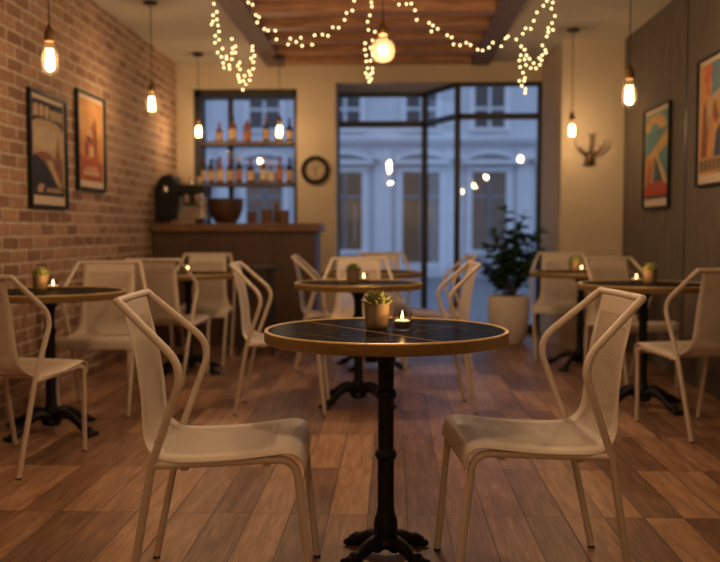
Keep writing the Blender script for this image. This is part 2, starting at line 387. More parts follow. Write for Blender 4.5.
# bar window: frame, muntins, pane
y0, y1 = YB+.02, YB+.28
w = MB(); x0, x1, z0, z1 = BW
w.box(x0, x0+.07, y0, y1, z0, z1); w.box(x1-.035, x1, y0, y1, z0, z1); w.box(x0, x1, y0, y1, z1-.075, z1); w.box(x0, x1, y0, y1, z0, z0+.045)
w.box(-1.735, -1.685, y1-.06, y1, z0, z1)
win1 = struct(w, 'window_1', M['dark_frame'])
MB().box(x0+.05, x1-.03, y1-.035, y1-.028, z0+.03, z1-.05).build('pane', M['pane'], win1)
# shopfront: recessed door leaf, canted light, right-hand light
def bar(mb, a, b, z0, z1, t=.035):
    a = Vector((*a, 0)); b = Vector((*b, 0)); d = (b-a).normalized(); n = Vector((-d.y, d.x, 0))*t
    poly = [((a-n).x, (a-n).y), ((b-n).x, (b-n).y), ((b+n).x, (b+n).y), ((a+n).x, (a+n).y)]
    mb.prism(poly, z0, z1)
PA, PB, PC, PD = (-.62, 10.0), (.345, 10.0), (.655, 9.34), (1.50, 9.34)
TR = 2.24
w = MB(); bar(w, PA, PB, TR-.035, TR+.03); bar(w, PA, PB, 2.535, 2.575); bar(w, PA, PB, 0, .16, .03)
w.box(-.62, -.592, 9.96, 10.04, 0, 2.575)
d1 = struct(w, 'door_1', M['dark_frame'])
MB().box(-.60, .33, 9.996, 10.004, .14, 2.55).build('pane', M['pane'], d1)
hb = MB(); hb.tube([(-.425,9.93,.95),(-.425,9.93,1.36)], .011); hb.tube([(-.425,9.93,1.02),(-.425,9.985,1.02)], .008); hb.tube([(-.425,9.93,1.29),(-.425,9.985,1.29)], .008)
hb.build('door_handle', M['chrome'], d1)
w = MB(); w.box(.312, .378, 9.965, 10.035, 0, 2.575); w.box(.628, .688, 9.305, 9.375, 0, 2.575)
bar(w, PB, PC, TR-.03, TR+.025); bar(w, PB, PC, 2.54, 2.575); bar(w, PB, PC, 0, .10)
win2 = struct(w, 'window_2', M['dark_frame'])
a, b = Vector((.36, 9.97)), Vector((.65, 9.36)); n = Vector((b-a).orthogonal()).normalized()*.004
MB().prism([tuple(a-n), tuple(b-n), tuple(b+n), tuple(a+n)], .08, 2.55).build('pane', M['pane'], win2)
w = MB(); bar(w, PC, PD, TR-.035, TR+.025); bar(w, PC, PD, 2.54, 2.575); bar(w, PC, PD, 0, .10); w.box(1.475, 1.51, 9.30, 9.38, 0, 2.575)
win3 = struct(w, 'window_3', M['dark_frame'])
MB().box(0.68, 1.49, 9.336, 9.344, .08, 2.55).build('pane', M['pane'], win3)

# ------------------------------------------------------------------ street and the building opposite
M['asphalt'] = mat('street paving', (.17,.17,.18), .6, var=.15, scale=3)
M['stucco'] = mat('pale stucco', (.60,.60,.60), .85, var=.05, scale=2)
M['stucco2'] = mat('white stucco trim', (.70,.69,.68), .8, var=.04, scale=3)
M['night_glass'] = mat('dim lit glass', (.05,.04,.035), .12, emis=(.52,.36,.20), es=.055)
M['up_glass'] = mat('dark upper glass', (.03,.03,.035), .12, emis=(.40,.30,.22), es=.02)
M['sash'] = mat('blue grey sash', (.20,.22,.26), .6)
struct(MB().box(-14, 14, 10.3, 30, -.12, -.06), 'street', M['asphalt'])
bd = thing('building', 'pale stucco townhouse with arched window heads across the street', 'building', (0, 22, -.06))
w = MB(); w.box(-9, 9, .12, 3, 0, 8); w.box(-9, 9, .02, .12, 0, .35); 
w.build('wall', M['stucco'], bd)
w = MB(); w.box(-9, 9, -.14, .12, 3.32, 3.42); w.box(-9, 9, -.06, .12, 3.24, 3.32); w.build('cornice', M['stucco2'], bd)
cx = [-6.9, -5.05, -3.15, -1.17, .68, 2.33, 4.1, 5.8]
for i, x in enumerate(cx[:-1]):
    m_ = (x+cx[i+1])/2
    MB().box(m_-.22, m_+.22, .06, .12, .35, 3.10).build('pilaster', M['stucco2'], bd, bevel=.02)
for i, x in enumerate(cx):
    door = (i % 2 == 0)
    zb = 0.02 if door else .66
    a = .45 if door else .41
    w = MB(); w.box(x-a-.16, x-a, .0, .12, zb, 2.58); w.box(x+a, x+a+.16, .0, .12, zb, 2.58); w.box(x-a-.16, x+a+.16, 0, .12, 2.56, 2.66)
    if not door: w.box(x-a-.2, x+a+.2, -.06, .12, zb-.10, zb)
    f = w.build('window', M['stucco2'], bd)
    MB().box(x-a, x+a, .09, .13, zb, 2.56).build('pane', M['night_glass'], f)
    s = MB(); s.box(x-.02, x+.02, .06, .10, zb, 2.56); s.box(x-a, x+a, .06, .10, 1.93, 1.99); s.build('sash', M['sash'], f)
    w = MB(); n = 12
    top = [(x-.80+1.6*k/n, 2.84+.24*math.sin(PI*k/n)) for k in range(n+1)]
    bot = [(px, pz-.10) for px, pz in reversed(top)]
    w.prism([(px, pz) for px, pz in top+bot], 0, .26, M=Matrix(((1,0,0,0),(0,0,1,-.14),(0,1,0,0),(0,0,0,1))))
    w.box(x-.80, x+.80, -.14, .12, 2.74, 2.84)
    w.build('pediment', M['stucco2'], bd)
    w = MB(); w.box(x-.50, x-.36, .03, .12, 3.62, 5.4); w.box(x+.36, x+.50, .03, .12, 3.62, 5.4); w.box(x-.50, x+.50, .0, .12, 3.54, 3.62)
    f = w.build('window', M['stucco2'], bd)
    MB().box(x-.36, x+.36, .09, .13, 3.62, 5.4).build('pane', M['up_glass'], f)
    s = MB(); s.box(x-.035, x+.035, .05, .10, 3.62, 5.4); s.box(x-.36, x+.36, .06, .10, 4.05, 4.12); s.build('sash', M['stucco'], f)

# ------------------------------------------------------------------ bar counter
ct = thing('bar_counter', 'dark wooden bar counter in front of the bottle window', 'counter', (-1.45, 8.5, 0))
MB().box(XL+.005+1.45, -.71+1.45, -.27, .25, 0, 1.055).build('body', M['counter'], ct, bevel=.006)
MB().box(XL+.005+1.45, -.665+1.45, -.32, .28, 1.055, 1.135).build('worktop', M['ctop'], ct, bevel=.008)
w = MB()
for k in range(4): 
    xx = XL+1.45+.03+k*.37
    w.box(xx, xx+.33, -.276, -.268, .12, 1.00)
w.build('front_panel', M['counter'], ct, bevel=.004)
MB().box(XL+.01+1.45, -.72+1.45, -.25, -.24, 0, .09).build('kickboard', M['rubber'], ct)

# shelves in the bar window
for nm, z, lb in (('wall_shelf', 1.98, 'upper dark wooden shelf with six bottles across the bar window'), ('wall_shelf', 1.562, 'lower dark wooden shelf with ten bottles across the bar window')):
    o = MB().box(BW[0]+.07, BW[1]-.035, YB-.03, YB+.20, z-.04, z).build(nm, M['shelf'], None, bevel=.004); tag(o, lb, 'shelf', 'bottle shelves')

# bottles
GL = {'amber': mat('amber bottle glass', (.20,.075,.022), .15, trans=.25), 'dark': mat('dark brown bottle glass', (.035,.018,.01), .12, trans=.25),
      'green': mat('olive bottle glass', (.045,.05,.02), .15, trans=.25), 'clear': mat('clear bottle glass', (.55,.52,.46), .1, trans=.85), 'orange': mat('orange bottle glass', (.24,.075,.02), .18, trans=.2)}
LBL = {'tan': flat('tan label', (.54,.37,.20)), 'cream': flat('cream label', (.58,.47,.30)), 'rust': flat('rust label', (.40,.16,.07)), 'ochre': flat('ochre label', (.50,.31,.13))}
CAP = {'red': flat('red capsule', (.20,.035,.025)), 'black': flat('black capsule', (.02,.016,.014)), 'cream': flat('cream capsule', (.50,.36,.24)), 'rust': flat('rust capsule', (.26,.09,.04))}
def bottle(x, z, hgt, r, glass, lab, cap, label, grp, shape=0):
    t = thing('bottle', label, 'bottle', (x, YB+.075, z), 0, grp)
    if shape == 0: pr = [(r*.92,0),(r,.01),(r,hgt*.56),(r*.9,hgt*.62),(r*.40,hgt*.72),(r*.34,hgt*.92),(r*.38,hgt*.93),(r*.38,hgt*.95)]
    elif shape == 1: pr = [(r*.85,0),(r*.9,.01),(r*1.05,hgt*.45),(r*1.02,hgt*.62),(r*.5,hgt*.74),(r*.34,hgt*.8),(r*.34,hgt*.95)]
    else: pr = [(r*.75,0),(r*.75,.01),(r*.7,hgt*.2),(r*1.05,hgt*.62),(r*1.0,hgt*.78),(r*.45,hgt*.86),(r*.36,hgt*.95)]
    MB().lathe(pr, 16).build('body', GL[glass], t)
    MB().lathe([(r*(1.02 if shape < 2 else .80), hgt*.10),(r*1.02+(.004 if shape else 0), hgt*.12),(r*1.02+(.006 if shape else 0), hgt*.46),(r*1.01, hgt*.48)], 16, cap=False).build('label', LBL[lab], t)
    MB().lathe([(r*.42,hgt*.80),(r*.42,hgt*.995),(r*.30,hgt)], 12).build('cap', CAP[cap], t)
def bx(px): return (px-393)/900*9.33
up = [(219.5,.205,.034,'amber','ochre','rust','small amber bottle, first from left on upper shelf',0),(233,.275,.038,'amber','tan','black','tall bulging tan bottle, second on upper shelf',1),
      (247.5,.225,.038,'orange','rust','rust','orange flared bottle, third on upper shelf',2),(266.3,.265,.033,'green','ochre','rust','olive bottle with ochre label, fourth on upper shelf',0),
      (279,.25,.034,'dark','tan','black','dark bottle behind the right hanging bulb on upper shelf',0),(289.8,.24,.034,'dark','tan','black','slender dark bottle at right end of upper shelf',0)]
for px, h_, r, g, l, c, lb, sh in up: bottle(bx(px), 1.981, h_, r, g, l, c, lb, 'bottles on the upper shelf', sh)
lo = [(202.7,.25,.033,'dark','tan','red','dark red-capped bottle at left end of lower shelf'),(210.9,.25,.036,'dark','ochre','black','dark black-capped bottle, second on lower shelf'),
      (219.8,.27,.037,'amber','tan','red','amber red-capped bottle with wide tan label, third on lower shelf'),(229.6,.26,.037,'dark','ochre','red','dark bottle with ochre label and red cap, fourth on lower shelf'),
      (239,.28,.034,'dark','rust','cream','tall bottle with cream neck, fifth from left on lower shelf'),(250.6,.25,.038,'dark','tan','red','stout dark bottle left of the gap, sixth on lower shelf'),
      (263.4,.28,.032,'amber','cream','cream','tall amber bottle with pale neck right of the gap on lower shelf'),(271.2,.23,.034,'clear','cream','cream','clear short bottle, third from right on lower shelf'),
      (280,.28,.034,'amber','rust','red','tall amber bottle with red cap, second from right on lower shelf'),(289.6,.26,.035,'dark','ochre','black','dark bottle at right end of lower shelf')]
for px, h_, r, g, l, c, lb in lo: bottle(bx(px), 1.563, h_, r, g, l, c, lb, 'bottles on the lower shelf')

# espresso machine at the left end of the counter
CT = 1.1352
em = thing('espresso_machine', 'black and chrome espresso machine on the counter beside the brick wall', 'espresso machine', (-1.965, 8.52, CT))
w = MB()
w.prism([(-.24,.04),(-.24,.36),(-.19,.44),(-.10,.455),(-.06,.40),(-.04,.33),(-.04,.04)], -.20, .20, M=Matrix(((1,0,0,0),(0,0,1,0),(0,1,0,0),(0,0,0,1))))
w.box(-.05, .20, -.02, .20, .04, .37); w.box(-.05, .21, -.19, .20, .27, .36)
w.build('body', M['machine'], em, bevel=.012)
MB().box(-.04, .20, -.03, -.018, .06, .26).build('backsplash', M['chrome'], em)
MB().box(-.03, .21, -.22, -.02, .035, .065).build('drip_tray', M['chrome'], em, bevel=.004)
for x in (.03, .13):
    MB().lathe([(.034,.20),(.038,.215),(.038,.27)], 16, c=(x,-.11)).build('group_head', M['chrome'], em)
    pf = MB().lathe([(.022,.165),(.033,.175),(.034,.20)], 16, c=(x,-.11)).build('portafilter', M['chrome'], em)
    MB().tube([(x,-.14,.185),(x,-.27,.175)], .012).build('handle', M['rubber'], pf)
MB().tube(fillet([(.17,-.19,.30),(.195,-.225,.28),(.20,-.235,.08)], .02), .006).build('steam_wand', M['chrome'], em)
MB().lathe([(.028,.29),(.028,.34)], 16, M=Matrix.Translation((-.145,-.205,0)) @ Matrix.Rotation(0,4,'X')).build('gauge', M['chrome'], em)
w = MB(); w.tube([(-.04,-.18,.375),(.21,-.18,.375),(.21,.18,.375),(-.04,.18,.375)], .006); w.build('cup_rail', M['chrome'], em)
for f in ((-.22,-.17),(.18,-.17),(-.22,.17),(.18,.17)):
    MB().lathe([(.02,0),(.018,.045)], 12, c=f).build('foot', M['rubber'], em)
for i, (x, lb) in enumerate(((-.005,'left one of three tan cups on top of the espresso machine'),(.075,'middle one of three tan cups on top of the espresso machine'),(.15,'right one of three tan cups on top of the espresso machine'))):
    o = MB().lathe([(.026,0),(.034,.075),(.034,.075),(.024,.005)], 18).build('cup', M['cup'], None); o.location = (-1.965+x, 8.43, CT+.3615); tag(o, lb, 'cup', 'cups on the espresso machine')
# bowl, canisters
o = MB().lathe([(.075,0),(.10,.012),(.14,.07),(.165,.15),(.170,.235),(.158,.235),(.152,.15),(.12,.07),(.05,.03),(0,.028)], 32).build('bowl', M['bowl'], None); o.location = (-1.585, 8.50, CT)
tag(o, 'large dark wooden bowl standing on the counter beside the espresso machine', 'bowl')
def canister(x, y, r, h_, lb, lid=True):
    t = thing('canister', lb, 'canister', (x, y, CT), 0, 'wooden canisters on the counter')
    MB().lathe([(r*.95,0),(r,.01),(r,h_*.86),(r*.97,h_*.87)], 20).build('body', M['canister'], t)
    MB().lathe([(r*1.04,h_*.87),(r*1.04,h_*.97),(r*.9,h_)], 20).build('lid', M['ctop'], t)
canister(-1.345, 8.56, .042, .115, 'small brown canister standing alone right of the bowl')
canister(-1.19, 8.50, .050, .135, 'brown canister left of the pepper mill on the counter')
canister(-1.035, 8.50, .052, .125, 'brown canister at the right end of the counter group')
t = thing('pepper_mill', 'tall brown wooden pepper mill between two canisters on the counter', 'pepper mill', (-1.112, 8.56, CT))
MB().lathe([(.028,0),(.030,.02),(.021,.07),(.024,.12),(.018,.145)], 18).build('body', M['canister'], t)
MB().lathe([(.018,.146),(.025,.165),(.020,.19),(.008,.20),(.010,.21),(0,.218)], 18).build('knob', M['canister'], t)

# bar stool
st = thing('bar_stool', 'black backless bar stool in front of the bar counter', 'stool', (-1.17, 7.75, 0))
MB().lathe([(.150,.715),(.165,.722),(.165,.752),(.155,.760)], 28).build('seat', M['stool'], st)
for sx in (-1, 1):
    for sy in (-1, 1): MB().tube([(sx*.09,sy*.09,.72),(sx*.15,sy*.15,0)], .012).build('leg', M['stool'], st)
w = MB()
q = .118
w.tube([(-q,-q,.28),(q,-q,.28)], .009); w.tube([(q,-q,.28),(q,q,.28)], .009); w.tube([(q,q,.28),(-q,q,.28)], .009); w.tube([(-q,q,.28),(-q,-q,.28)], .009)
w.build('footrest', M['stool'], st)

# wall clock
ck = thing('wall_clock', 'round wall clock with thick dark rim between bar window and shopfront', 'clock', (-.795, YB-.002, 1.685))
RX = Matrix.Rotation(PI/2, 4, 'X')
MB().lathe([(.098,0),(.098,.018),(.106,.034),(.138,.036),(.148,.024),(.148,0)], 48, M=RX).build('rim', M['clock_rim'], ck)
MB().lathe([(.112,.002),(.112,.012)], 48, M=RX).build('face', M['clock_face'], ck)
w = MB()
for k in range(12):
    a = PI*k/6; w.box(-.004, .004, .078, .094, 0, .0015, M=RX @ Matrix.Translation((0,0,.0125)) @ Matrix.Rotation(a, 4, 'Z'))
w.build('hour_mark', M['frame'], ck)
for nm, a, L in (('hour_hand', .62, .055), ('minute_hand', -.55, .078), ('second_hand', 3.1, .07)):
    MB().box(-.0035, .0035, -.012, L, 0, .002, M=RX @ Matrix.Translation((0,0,.0145 if nm != 'second_hand' else .017)) @ Matrix.Rotation(a, 4, 'Z')).build(nm, M['frame'], ck)

# antler hook on the right-hand back wall
ah = thing('antler_hook', 'small brown antler trophy hook on the beige wall beside the dark wall', 'antler hook', (1.752, YA-.002, 1.70))
w = MB(); w.prism([(-.055,-.045),(.055,-.045),(.040,-.02),(.035,.06),(.0,.075),(-.035,.06),(-.040,-.02)], 0, .03, M=RX); w.build('mount', M['antler'], ah, bevel=.006)
MB().sphere((0,-.045,.01), .03, sc=(1,1,1.5)).build('skull', M['antler'], ah)
for s in (-1, 1):
    w = MB(); pts = fillet([(s*.02,-.04,.05),(s*.08,-.06,.075),(s*.125,-.055,.125),(s*.132,-.05,.175)], .05)
    w.tube(pts, [.012-.007*i/(len(pts)-1) for i in range(len(pts))], 8); w.tube([(s*.085,-.06,.082),(s*.078,-.085,.125)], [.008,.003], 8)
    w.build('antler', M['antler'], ah)
w = MB(); w.tube([(0,-.04,.05),(.008,-.055,.15),(.012,-.05,.225)], [.011,.009,.006], 8); w.tube([(.010,-.053,.19),(-.022,-.055,.238)], [.007,.003], 8); w.tube([(.012,-.05,.21),(.042,-.055,.242)], [.007,.003], 8)
w.build('antler', M['antler'], ah)

# ------------------------------------------------------------------ posters
def poster(side, yc, zc, wd_, hg, label, layers, mount_b=.06, fr=.022, depth=.03):
    # local: u to the viewer's right, v up, w out from the wall
    X = XL if side == 'L' else XR
    t = thing('framed_poster', label, 'poster', (X, yc, zc))
    if side == 'L': T = Matrix(((0,0,1,0),(1,0,0,0),(0,1,0,0),(0,0,0,1)))
    else: T = Matrix(((0,0,-1,0),(-1,0,0,0),(0,1,0,0),(0,0,0,1)))
    a, b = wd_/2, hg/2
    w = MB()
    w.box(-a,-a+fr,-b,b,.002,depth,M=T); w.box(a-fr,a,-b,b,.002,depth,M=T); w.box(-a+fr,a-fr,-b,-b+fr,.002,depth,M=T); w.box(-a+fr,a-fr,b-fr,b,.002,depth,M=T)
    w.build('frame', M['frame'], t)
    MB().box(-a+fr,a-fr,-b+fr,b-fr,.004,.012,M=T).build('mount', M['mount'], t)
    mats = []; w = MB(); pu0, pu1 = -a+fr+.022, a-fr-.022; pv0, pv1 = -b+fr+mount_b, b-fr-.03
    for i, (col, polys) in enumerate(layers):
        mats.append(flat('poster ink', col))
        for pl in polys:
            P = [(pu0+(pu1-pu0)*u, pv0+(pv1-pv0)*v) for u, v in pl]
            w.prism(P, .012, .0125+.0004*i, i, M=T)
    w.build('print', mats, t)
def rect(u0, v0, u1, v1): return [(u0,v0),(u1,v0),(u1,v1),(u0,v1)]
def arc(c, r, a0, a1, n=14): return [(c[0]+r[0]*math.cos(a0+(a1-a0)*k/n), c[1]+r[1]*math.sin(a0+(a1-a0)*k/n)) for k in range(n+1)]
NAVY = (.022,.022,.034); CREAM = (.42,.29,.18); BRICKC = (.23,.085,.05)
# lettering on the first poster is only readable as tall cream strokes in an arch: strokes of that rhythm
def strokes(u0, u1, v0, v1, n, bow=0.0, slant=0):
    out = []
    for k in range(n):
        a = u0+(u1-u0)*(k+.12)/n; b = u0+(u1-u0)*(k+.80)/n; m_ = (a+b)/2; d = bow*(1-(2*(m_-u0)/(u1-u0)-1)**2)
        out.append([(a,v0+d),(b,v0+d),(b+slant,v1+d),(a+slant,v1+d)])
    return out
L1 = [((.20,.135,.085), [rect(0,0,1,1)]),
      (CREAM, [[(0,.76),(.0,.42),(.25,.36),(.5,.40),(1,.42),(1,.70),(.8,.78),(.5,.80),(.2,.79)]]),
      ((.46,.34,.22), [arc((.45,.60),(.38,.13),0,2*PI)]),
      (NAVY, [rect(0,.93,1,1), [(0,.74),(.15,.80),(.5,.825),(.85,.80),(1,.74),(1,.79),(.8,.845),(.5,.865),(.2,.845),(0,.79)]]),
      ((.44,.31,.19), strokes(.06,.56,.82,.945,3,.01) + strokes(.58,.96,.815,.92,4,.006)),
      (BRICKC, [[(.70,.20),(.92,.20),(.88,.45),(.83,.50),(.80,.66),(.77,.50),(.73,.44)], [(.05,.36),(.62,.36),(.60,.43),(.45,.47),(.2,.45),(.05,.42)]]),
      (CREAM, [[(.42,.38),(.60,.38),(.92,.10),(.80,.10)]]),
      (NAVY, [[(0,0),(1,0),(1,.10),(.82,.10),(.35,.36),(.10,.42),(0,.40)]]),
      ((.40,.24,.15), [[(.14,.03),(.30,.03),(.36,.11),(.26,.13),(.16,.10)]] + strokes(.40,.92,.035,.085,6,0,.02))]
poster('L', 5.735, 1.573, .62, .73, 'navy and cream framed poster with arched lettering on the brick wall', L1)
L2 = [((.45,.20,.07), [rect(0,0,1,1)]), ((.52,.27,.10), [arc((.5,.75),(.5,.25),0,2*PI)]),
      ((.33,.085,.035), [[(0,0),(1,0),(1,.22),(.75,.30),(.3,.26),(0,.34)]]),
      ((.37,.10,.04), [[(.22,.28),(.80,.28),(.74,.56),(.62,.72),(.70,.84),(.50,.66),(.36,.60)]]),
      ((.13,.045,.03), [[(.66,.30),(.76,.46),(.72,.74),(.66,.80),(.64,.52)], [(.30,.52),(.52,.46),(.60,.54),(.44,.60)], [(.28,.30),(.36,.34),(.33,.50),(.26,.46)]]),
      ((.55,.34,.20), [[(.34,.58),(.56,.52),(.50,.64),(.40,.68)], [(.40,.30),(.58,.30),(.60,.42),(.44,.44)]]),
      ((.50,.30,.17), [rect(.18,.07,.84,.13), rect(.28,.14,.76,.175)])]
poster('L', 6.56, 1.71, .61, .705, 'orange framed poster with red figure on the brick wall', L2, .05)
R1 = [((.10,.20,.21), [rect(0,0,1,1)]), ((.20,.26,.20), [[(0,.75),(.4,.9),(1,1),(0,1)]]),
      ((.50,.30,.09), [arc((.45,.80),(.46,.17),0,PI,14), [(0,.50),(.30,.56),(1,.80),(1,.62),(.55,.50),(.20,.44)]]),
      ((.12,.24,.26), [arc((.40,.78),(.20,.10),0,PI,12)]),
      ((.45,.19,.06), [[(0,.16),(.30,.16),(.42,.48),(.20,.46),(0,.52)]]),
      ((.30,.10,.04), [[(.05,.16),(.20,.16),(.30,.40),(.16,.38)]]),
      ((.055,.085,.09), [[(.40,.16),(.95,.16),(.50,.50)]]),
      ((.52,.34,.13), [[(.84,.16),(1,.16),(.50,.54),(.46,.50)]]),
      ((.36,.060,.030), [[(0,.02),(1,.02),(1,.15),(.6,.20),(.25,.19),(0,.14)]]),
      ((.07,.05,.05), [rect(0,0,1,.035)])]
poster('R', 7.14, 1.638, .68, .79, 'smaller teal and orange road poster on the dark wall, farther from viewer', R1, fr=.014)
R2 = [((.14,.21,.26), [rect(0,0,1,1)]), ((.40,.31,.22), [[(0,.78),(.3,.70),(1,.80),(1,.55),(0,.50)]]),
      ((.52,.25,.10), [[(0,0),(.0,1),(.30,1),(.36,.78),(.22,.60),(.35,.30),(.5,.12),(.6,0)]]),
      ((.50,.13,.06), [[(.10,.86),(.26,.80),(.34,.90),(.38,.97),(.24,.99)], [(.18,.74),(.30,.72),(.32,.80),(.22,.80)]]),
      ((.46,.24,.09), [[(.30,.16),(.34,.56),(.42,.70),(.50,.60),(.60,.72),(.72,.58),(.80,.62),(1,.50),(1,.16)]]),
      ((.22,.09,.05), [[(.05,.16),(.12,.62),(.20,.68),(.22,.48),(.28,.40),(.24,.16)], [(.40,.52),(.46,.66),(.52,.60),(.62,.50),(.52,.44)]]),
      ((.060,.065,.12), [[(.46,.14),(.52,.36),(.66,.44),(.90,.38),(1,.30),(1,.14)]]),
      ((.33,.21,.10), [rect(0,.02,1,.15)]),
      ((.14,.085,.05), strokes(.03,.97,.035,.13,7))]
poster('R', 5.86, 1.777, .66, .836, 'larger orange and blue poster on the dark wall, cut by right edge', R2, fr=.014)

# ------------------------------------------------------------------ chairs
def spline(P, n):
    out = []
    P = [P[0]] + P + [P[-1]]
    for i in range(1, len(P)-2):
        for k in range(n):
            t = k/n; p0, p1, p2, p3 = P[i-1], P[i], P[i+1], P[i+2]
            out.append(tuple(.5*((2*b)+(-a+c)*t+(2*a-5*b+4*c-d)*t*t+(-a+3*b-3*c+d)*t**3) for a, b, c, d in zip(p0, p1, p2, p3)))
    out.append(P[-2]); return out
def make_chair():
    t = thing('cafe_chair', 'chair', 'chair', (0,0,0), 0, 'white perforated metal cafe chairs')
    prof = spline([(-.274,.866,.158),(-.262,.79,.157),(-.248,.70,.158),(-.234,.60,.162),(-.222,.53,.169),(-.207,.478,.184),(-.177,.442,.212),(-.13,.430,.232),(-.05,.430,.237),(.05,.436,.238),(.14,.447,.238),(.195,.453,.237),(.226,.446,.235),(.242,.424,.231),(.247,.388,.224)], 4)
    nv = 14; v = []; uv = []; L = 0
    for i, (y, z, hw) in enumerate(prof):
        if i: L += math.hypot(y-prof[i-1][0], z-prof[i-1][1])
        back = max(0, min(1, (z-.47)/.12))
        for k in range(nv+1):
            q = 2*k/nv-1
            edge = max(0, abs(q)-.82)/.18
            top = min(1, max(0, (.866-z)/.16)); v.append((q*hw, y+back*top*.014*q*q, z-(1-back)*(.006*edge*edge)+(1-back)*.0)); uv.append((q*hw, L))
    f = []
    for i in range(len(prof)-1):
        for k in range(nv):
            a = i*(nv+1)+k; f.append((a, a+1, a+nv+2, a+nv+1))
    me = bpy.data.meshes.new('seat_shell'); me.from_pydata(v, [], f); me.materials.append(M['shell'])
    ul = me.uv_layers.new(name='UVMap')
    for l in me.loops: ul.data[l.index].uv = uv[l.vertex_index]
    for p in me.polygons: p.use_smooth = True
    me.update()
    o = bpy.data.objects.new('seat_shell', me); COL.objects.link(o); o.parent = t
    so = o.modifiers.new('solid', 'SOLIDIFY'); so.thickness = .003; so.offset = 0
    r = .0115
    w = MB(); w.tube(fillet([(-.188,-.276,.868),(0,-.280,.868),(.188,-.276,.868)], .02), r, 12)
    w.sphere((-.188,-.276,.868), r*1.0); w.sphere((.188,-.276,.868), r*1.0)
    w.build('top_rail', M['chair'], t)
    for s in (-1, 1):
        w = MB(); w.tube(fillet([(s*.188,-.276,.868),(s*.251,-.080,.690),(s*.226,-.178,.415),(s*.190,-.256,.006)], [0,.072,.03,0], 9), r, 12)
        w.build('arm_frame', M['chair'], t)
        w = MB(); w.tube(fillet([(s*.224,-.178,.412),(s*.220,.222,.430),(s*.192,.266,.006)], [0,.055,0], 9), r, 12)
        w.build('front_leg', M['chair'], t)
        for y in (-.256, .266):
            MB().lathe([(.0105,0),(.0122,.002),(.0122,.007)], 12, c=(s*.191, y)).build('foot_cap', M['rubber'], t)
        for y in (-.09, .14): MB().box(s*.205-.012, s*.205+.012, y-.011, y+.011, .396+.045*y+.003, .415+.045*y).build('stacking_pad', M['chair'], t, bevel=.003)
    w = MB(); w.tube([(-.222,-.10,.416),(.222,-.10,.416)], .007, 8); w.tube([(-.222,.13,.426),(.222,.13,.426)], .007, 8)
    w.build('cross_bar', M['chair'], t)
    return t
chairs = [
 (-.503, 2.68, -87, 'white perforated chair left of the nearest table, facing right'),
 (.432, 2.794, 95.3, 'white perforated chair right of the nearest table, facing left'),
 (-1.735, 4.04, -12, 'white chair with its back cut by the left edge of the photo'),
 (-1.735, 5.28, 187, 'white chair beside the brick wall, facing us behind the left round table'),
 (-1.59, 6.30, -7, 'white chair seen from behind, at left beside the brick wall near the counter'),
 (-1.535, 7.20, 183, 'white chair facing us right before the bar counter, behind small table'),
 (-.66, 5.32, -89, 'white chair in side view facing right at left side of the middle table'),
 (-.49, 6.97, -88, 'white chair facing right near the right end of the bar counter'),
 (-.245, 6.15, 180, 'white chair facing us just behind the middle table with candle'),
 (-.10, 7.60, 180, 'white chair nearest the glass door, facing us'),
 (.21, 5.38, 95, 'white chair right of the middle table, facing left, nearer of two'),
 (.34, 7.04, 95, 'white chair facing left near the shopfront glass, farther of two'),
 (1.41, 7.62, 170, 'white chair facing us beside the large planter'),
 (1.64, 6.27, 200, 'white chair facing us behind the right round table by the dark wall'),
 (1.62, 4.83, 15, 'white chair at the right edge seen from behind, beside the dark wall'),
]
ch0 = make_chair()
for i, (x, y, a, lb) in enumerate(chairs):
    if i == 0: ch0.location = (x, y, 0); ch0.rotation_euler = (0,0,math.radians(a)); ch0['label'] = lb
    else: dup(ch0, (x, y, 0), math.radians(a), lb)

